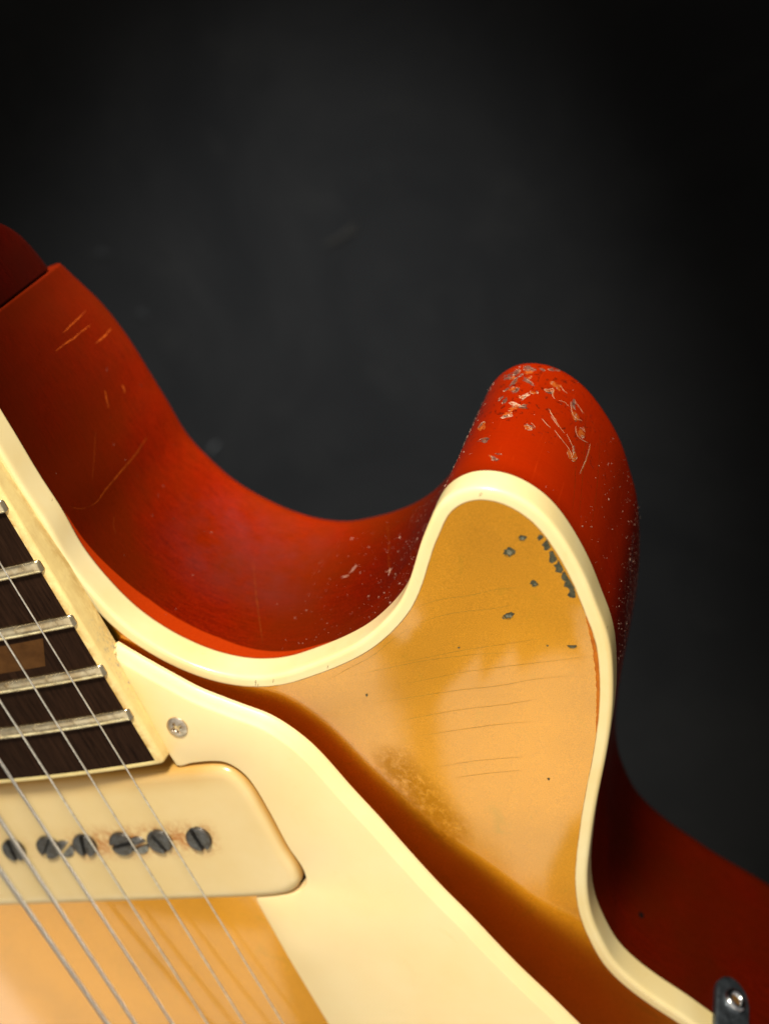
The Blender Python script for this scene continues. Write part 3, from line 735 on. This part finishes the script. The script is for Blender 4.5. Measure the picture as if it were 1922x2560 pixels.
guard = new_mesh('pickguard', V, F, M_GUARD, guitar, True, label='cream pickguard with bevelled edge'); fix_normals(guard)
guard.data.materials.append(mat_flat('guard_underside_shade', (0.72, 0.31, 0.04), 0.7, (0.62, 0.24, 0.03)))  # shade put into the underside colour, deepening the brown reflection in the gold
bmx = bmesh.new(); bmx.from_mesh(guard.data)
for f_ in bmx.faces:
    if len(f_.verts) > 4 and f_.normal.dot(Vector(nG)) < -0.5: f_.material_index = 1
bmesh.ops.triangulate(bmx, faces=[f for f in bmx.faces if len(f.verts) > 4]); bmx.to_mesh(guard.data); bmx.free(); autosmooth(guard, 45)

def local(p, n):
    n = unit(n); x = unit(np.cross(np.array([0, 1., 0]), n)); y = np.cross(n, x); return p, x, y, n
def lathe(fr, prof, seg=32, cap=True):
    p, x, y, n = fr; V = []; F = []
    for (r, h) in prof:
        for i in range(seg):
            a_ = 2 * math.pi * i / seg; V.append(p + x * (r * math.cos(a_)) + y * (r * math.sin(a_)) + n * h)
    for k in range(1, len(prof)):
        for i in range(seg): F.append(((k-1)*seg+i, (k-1)*seg+(i+1) % seg, k*seg+(i+1) % seg, k*seg+i))
    if cap: F.append(tuple((len(prof)-1)*seg+i for i in range(seg)))
    return V, F
# pickguard screw with a cross recess
sp = hitp(444, 1817, pG, nG); fr = local(sp, nG)
def cross_screw(name, fr, R, mat, parent, rot=0.4, label=None):
    # head top as a grid in polar form; recess = lowered cross
    V = []; F = []; seg = 72; radii = [0.0] + list(np.linspace(0.06, 1.0, 26)); p, x, y, n = fr
    for r in radii:
        for i in range(seg):
            a_ = 2 * math.pi * i / seg; X_, Y_ = r * math.cos(a_), r * math.sin(a_)
            dome = 0.62 * math.sqrt(max(0, 1 - (r * 0.92) ** 2)) * 0.9 * R * 0.5 + 0.03
            if r >= 0.999: dome = -0.05
            c_, s_ = math.cos(rot), math.sin(rot); a1, b1_ = X_ * c_ + Y_ * s_, -X_ * s_ + Y_ * c_
            arm = max(0.0, min(1.0, (0.15 - abs(b1_)) / 0.06)) * max(0.0, min(1.0, (0.58 - abs(a1)) / 0.10))
            arm2 = max(0.0, min(1.0, (0.15 - abs(a1)) / 0.06)) * max(0.0, min(1.0, (0.58 - abs(b1_)) / 0.10))
            core = max(0.0, min(1.0, (0.30 - r) / 0.1))
            dpt = max(arm, arm2, core) * 0.42 * R * (1.15 - r)
            V.append(p + x * X_ * R + y * Y_ * R + n * (dome - dpt))
    for k in range(1, len(radii)):
        for i in range(seg): F.append(((k-1)*seg+i, (k-1)*seg+(i+1) % seg, k*seg+(i+1) % seg, k*seg+i))
    o = new_mesh(name, V, F, mat, parent, True, label=label); fix_normals(o); autosmooth(o, 40); return o
cross_screw('mounting_screw', fr, 2.25, M_NICKEL, guard, 0.55)

# ------------------------------------------------------------------ pickup
pu = bpy.data.objects.new('pickup', None); sc.collection.objects.link(pu); pu.parent = guitar
pP = pG + nG * 0.9                                              # cover top plane
cc = [(630,2243),(700,2236),(728,2229),(746,2214),(752,2197),(747,2180),(712,2120),(660,2026),(625,1968),(608,1947),(590,1931),(574,1921),(556,1915),(528,1913)]
cw = [hitp(x, y, pG, nG) for x, y in cc]
vP = unit(cw[0] - hitp(69, 2262, pG, nG)); top_end = cw[-1] - vP * 74; low_end = cw[0] - vP * 72
cl = catmull(cw, 0.6)
loopc = np.vstack([cl, resample(np.array([cw[-1], top_end]), 1.5)[1:], resample(np.array([top_end, low_end]), 1.5)[1:], resample(np.array([low_end, cw[0]]), 1.5)[1:-1]])
L2 = np.c_[(loopc - pP) @ GX, (loopc - pP) @ GY]
area2 = 0.5 * np.sum(L2[:, 0] * np.roll(L2[:, 1], -1) - np.roll(L2[:, 0], -1) * L2[:, 1]); sg = 1 if area2 > 0 else -1
tan_ = np.roll(L2, -1, 0) - np.roll(L2, 1, 0); tan_ /= np.linalg.norm(tan_, axis=1)[:, None]; inn = np.c_[-tan_[:, 1], tan_[:, 0]] * sg
V = []; F = []; n = len(L2); rings = [(0.0, -7.0), (0.0, -2.2), (0.06, -1.45), (0.32, -0.85), (0.75, -0.42), (1.35, -0.16), (2.1, -0.03), (2.8, 0.0)]
for (k, h) in rings:
    for i in range(n):
        q = L2[i] + inn[i] * k; V.append(pP + GX * q[0] + GY * q[1] + nG * h)
for r in range(1, len(rings)):
    for i in range(n): F.append(((r-1)*n+i, (r-1)*n+(i+1) % n, r*n+(i+1) % n, r*n+i))
# top face as a fine grid so that stains follow the poles
ring_top = [(len(rings)-1)*n + i for i in range(n)]
rp = L2 + inn * 2.8
gx, gy = np.meshgrid(np.arange(rp[:, 0].min(), rp[:, 0].max(), 0.9), np.arange(rp[:, 1].min(), rp[:, 1].max(), 0.9)); GP = np.c_[gx.ravel(), gy.ravel()]
GP = GP[inside(rp, GP)]; dm = np.sqrt(np.min([((GP - b) ** 2).sum(1) for b in rp], axis=0)); GP = GP[dm > 0.5]
r2 = delaunay_2d_cdt([Vector(p) for p in rp] + [Vector(p) for p in GP], [(i, (i+1) % n) for i in range(n)], [list(range(n))], 1, 1e-4)
bs = len(V)
for p in r2[0]: V.append(pP + GX * p.x + GY * p.y)
for f in r2[2]: F.append(tuple(bs + q for q in f))
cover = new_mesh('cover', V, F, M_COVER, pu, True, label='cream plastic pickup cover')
bmx = bmesh.new(); bmx.from_mesh(cover.data); bmesh.ops.remove_doubles(bmx, verts=bmx.verts, dist=0.00002); bmesh.ops.recalc_face_normals(bmx, faces=bmx.faces); bmx.to_mesh(cover.data); bmx.free()
POLES = [(495,2101),(397,2107),(302,2113),(210,2117),(119,2122),(33,2129)]
MOUNT = [(349,2112),(164,2121)]
pw = [hitp(x, y, pP + nG * 0.8, nG) - nG * 0.8 for x, y in POLES]
cv = np.array([v_.co for v_ in cover.data.vertices]) / MM
rust = np.zeros(len(cv)); amber_shade = np.zeros(len(cv))
l0, l1_ = pw[0], pw[-1]; ld = unit(l1_ - l0)
rel = cv - l0; along = rel @ ld; perp = np.linalg.norm(rel - np.outer(along, ld), axis=1)
rust = np.clip(1 - (perp / 5.0) ** 1.6, 0, 1) * np.clip((along + 5) / 3, 0, 1) * np.clip((34 - along) / 8, 0.15, 1)
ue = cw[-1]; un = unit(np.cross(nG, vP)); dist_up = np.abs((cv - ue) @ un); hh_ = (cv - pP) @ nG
amber_shade = np.clip(np.maximum(0.9 * np.clip(1 - dist_up / 5.5, 0, 1) ** 1.3 * np.clip((-(cv - ue) @ vP + 6) / 10, 0, 1), 0.8 * np.clip((-hh_ - 0.5) / 0.8, 0, 1)), 0, 1)  # warm shade by the fretboard end and round the sides, put into colour
attr(cover, 'rust', rust); attr(cover, 'amber_shade', amber_shade)
def slot_screw(name, fr, R, H, mat, parent, rot, label=None):
    V = []; F = []; seg = 64; radii = [0.001] + list(np.linspace(0.06, 0.9, 16)) + [0.97, 1.0, 1.0]; hs_ = [H] * 17 + [H - 0.10, H - 0.35, -1.0]; p, x, y, n = fr
    for r, hh in zip(radii, hs_):
        for i in range(seg):
            a_ = 2 * math.pi * i / seg; X_, Y_ = r * math.cos(a_), r * math.sin(a_)
            d = abs(-X_ * math.sin(rot) + Y_ * math.cos(rot)); sl = max(0.0, min(1.0, (0.17 - d) / 0.04)) * 0.8 if hh > 0 else 0
            V.append(p + x * X_ * R + y * Y_ * R + n * (hh + 0.12 * (1 - r * r) * (hh > 0) - sl))
    for k in range(1, len(radii)):
        for i in range(seg): F.append(((k-1)*seg+i, (k-1)*seg+(i+1) % seg, k*seg+(i+1) % seg, k*seg+i))
    o = new_mesh(name, V, F, mat, parent, True, label=label); fix_normals(o); autosmooth(o, 35); return o
for p, rot in zip(pw, [2.1, 2.3, 0.5, 1.7, 1.2, 1.9]): slot_screw('pole_screw', local(p, nG), 2.8, 0.85, M_POLE, pu, rot)
for (x, y), rot in zip(MOUNT, [0.6, 1.0]):
    p = hitp(x, y, pP, nG); slot_screw('mounting_screw', local(p, nG), 2.2, 0.35, M_MOUNT, pu, rot, label='small bright mounting screw between the poles')
# black slab as the shade in the gap under the pickguard corner and along the cover
cq = [hitp(x, y, pG - nG * 1.9, nG) for x, y in [(705,2236),(778,2236),(790,2175),(745,2080),(700,2100),(690,2180)]]
b = len(cq); new_mesh('gap_shade', cq + [q - nG * 1.2 for q in cq], [tuple(range(b))] + [(i, (i+1) % b, b+(i+1) % b, b+i) for i in range(b)], M_BLACK, pu, False)

# ------------------------------------------------------------------ strings
ts_ = 0.068; nS = unit(np.array([-ts_ * ub[0], -ts_ * ub[1], 1.0])); pS = np.array([D0[0], D0[1], 11.6])
STR = [((58,1500),(640,2448),.36,0), ((0,1580),(540,2444),.42,0), ((0,1750),(520,2560),.50,0), ((12,1920),(432,2560),.72,1), ((0,2047),(339,2560),.95,1), ((0,2174),(270,2560),1.2,1)]
for (p, q, dia, wnd) in STR:
    a_ = hitp(*p, pS, nS); b_ = hitp(*q, pS, nS); d = unit(b_ - a_); A = a_ - d * 90; B = b_ + d * 110
    sdir = unit(np.cross(d, nS)); upd = np.cross(sdir, d); V = []; F = []; UV = []; seg = 12; steps = 120; Ltot = np.linalg.norm(B - A)
    for i in range(steps + 1):
        c_ = A + (B - A) * (i / steps)
        for j in range(seg):
            t = 2 * math.pi * j / seg; V.append(c_ + (sdir * math.cos(t) + upd * math.sin(t)) * dia * 0.44); UV.append((Ltot * i / steps * 10, j / seg))
        if i:
            for j in range(seg): F.append(((i-1)*seg+j, (i-1)*seg+(j+1) % seg, i*seg+(j+1) % seg, i*seg+j))
    new_mesh('string', V, F, M_WOUND if wnd else M_PLAIN, guitar, True, UV, label='thick wound string' if wnd else 'thin plain steel string')

# ------------------------------------------------------------------ pickguard bracket on the side
bp, bn = cast(wall_bvh, 1822, 2520)
bn = unit(np.array([bn[0], bn[1], 0.0])); bt_ = np.array([-bn[1], bn[0], 0.0]); up = np.array([0, 0, 1.0])
V = []; F = []; seg = 20; half = 4.3
outl = [(half, 14)] + [(half * math.cos(a_), -1.6 - (half + 1.2) * math.sin(a_)) for a_ in np.linspace(0, math.pi, seg)] + [(-half, 14)]
prr = [(1.0, 0.0), (1.0, 1.0), (0.93, 1.35), (0.85, 1.45)]
for (k, h) in prr:
    for (a_, b_) in outl: V.append(bp + bt_ * a_ * k + up * (b_ if b_ > 0 else b_ * k) + bn * (h + 0.1))
n = len(outl)
for r in range(1, len(prr)):
    for i in range(n): F.append(((r-1)*n+i, (r-1)*n+(i+1) % n, r*n+(i+1) % n, r*n+i))
F.append(tuple((len(prr)-1)*n+i for i in range(n)))
br = new_mesh('pickguard_bracket', V, F, M_DARKMETAL, guitar, True, label='dark metal bracket screwed to the side'); fix_normals(br); autosmooth(br, 40)
sc_c = bp + bn * 1.5 + up * (-1.0)
V, F = lathe(local(sc_c, bn), [(2.6, 0.0), (2.6, 0.5), (2.3, 0.95), (1.8, 1.15), (1.45, 1.05), (1.15, 0.5), (1.0, -0.4), (0.3, -0.6)], 40)
s1_ = new_mesh('screw', V, F, M_CHROME, br, True); fix_normals(s1_)
V, F = lathe(local(sc_c, bn), [(1.12, 0.42), (0.7, 0.38), (0.2, 0.36)], 24)
new_mesh('rust_spot', V, F, mat_flat('rust', (0.16, 0.07, 0.01), 0.8), br, True)

# ------------------------------------------------------------------ lint on the backdrop
def lint(x, y, rx, ry, rot, mat, label=None):
    V = []; F = []; c = hit(x, y, BZ + 0.6); n = 14; sc_ = 1 / (FPX / 560.)
    for i in range(n):
        a_ = 2 * math.pi * i / n; r = 1 + random.uniform(-.5, .5); dx, dy = rx * r * math.cos(a_), ry * r * math.sin(a_)
        p = hit(x + dx * math.cos(rot) - dy * math.sin(rot), y + dx * math.sin(rot) + dy * math.cos(rot), BZ + 0.3); V.append(p)
    V.append(c + np.array([0, 0, 0.8])); F = [(i, (i + 1) % n, n) for i in range(n)]
    new_mesh('lint', V, F, mat, backdrop, True, label=label)
M_L2 = mat_flat('faint_grey_lint', (0.0060, 0.0062, 0.0062), 0.9, (0.0045, 0.0047, 0.0047), 200)
M_L3 = mat_flat('faint_brown_smear', (0.0062, 0.0055, 0.0042), 0.9, (0.0042, 0.0042, 0.0040), 120)
M_L1 = mat_flat('white_lint', (0.026, 0.027, 0.027), 0.9)
lint(533, 1120, 22, 5, -1.0, M_L1, 'white streak of lint beside the body')
lint(355, 787, 14, 16, 0, M_L2); lint(258, 634, 20, 12, 0, M_L2)
lint(855, 592, 50, 12, -.6, M_L3, 'brownish smear')
print('built', len(bpy.data.objects), 'objects')
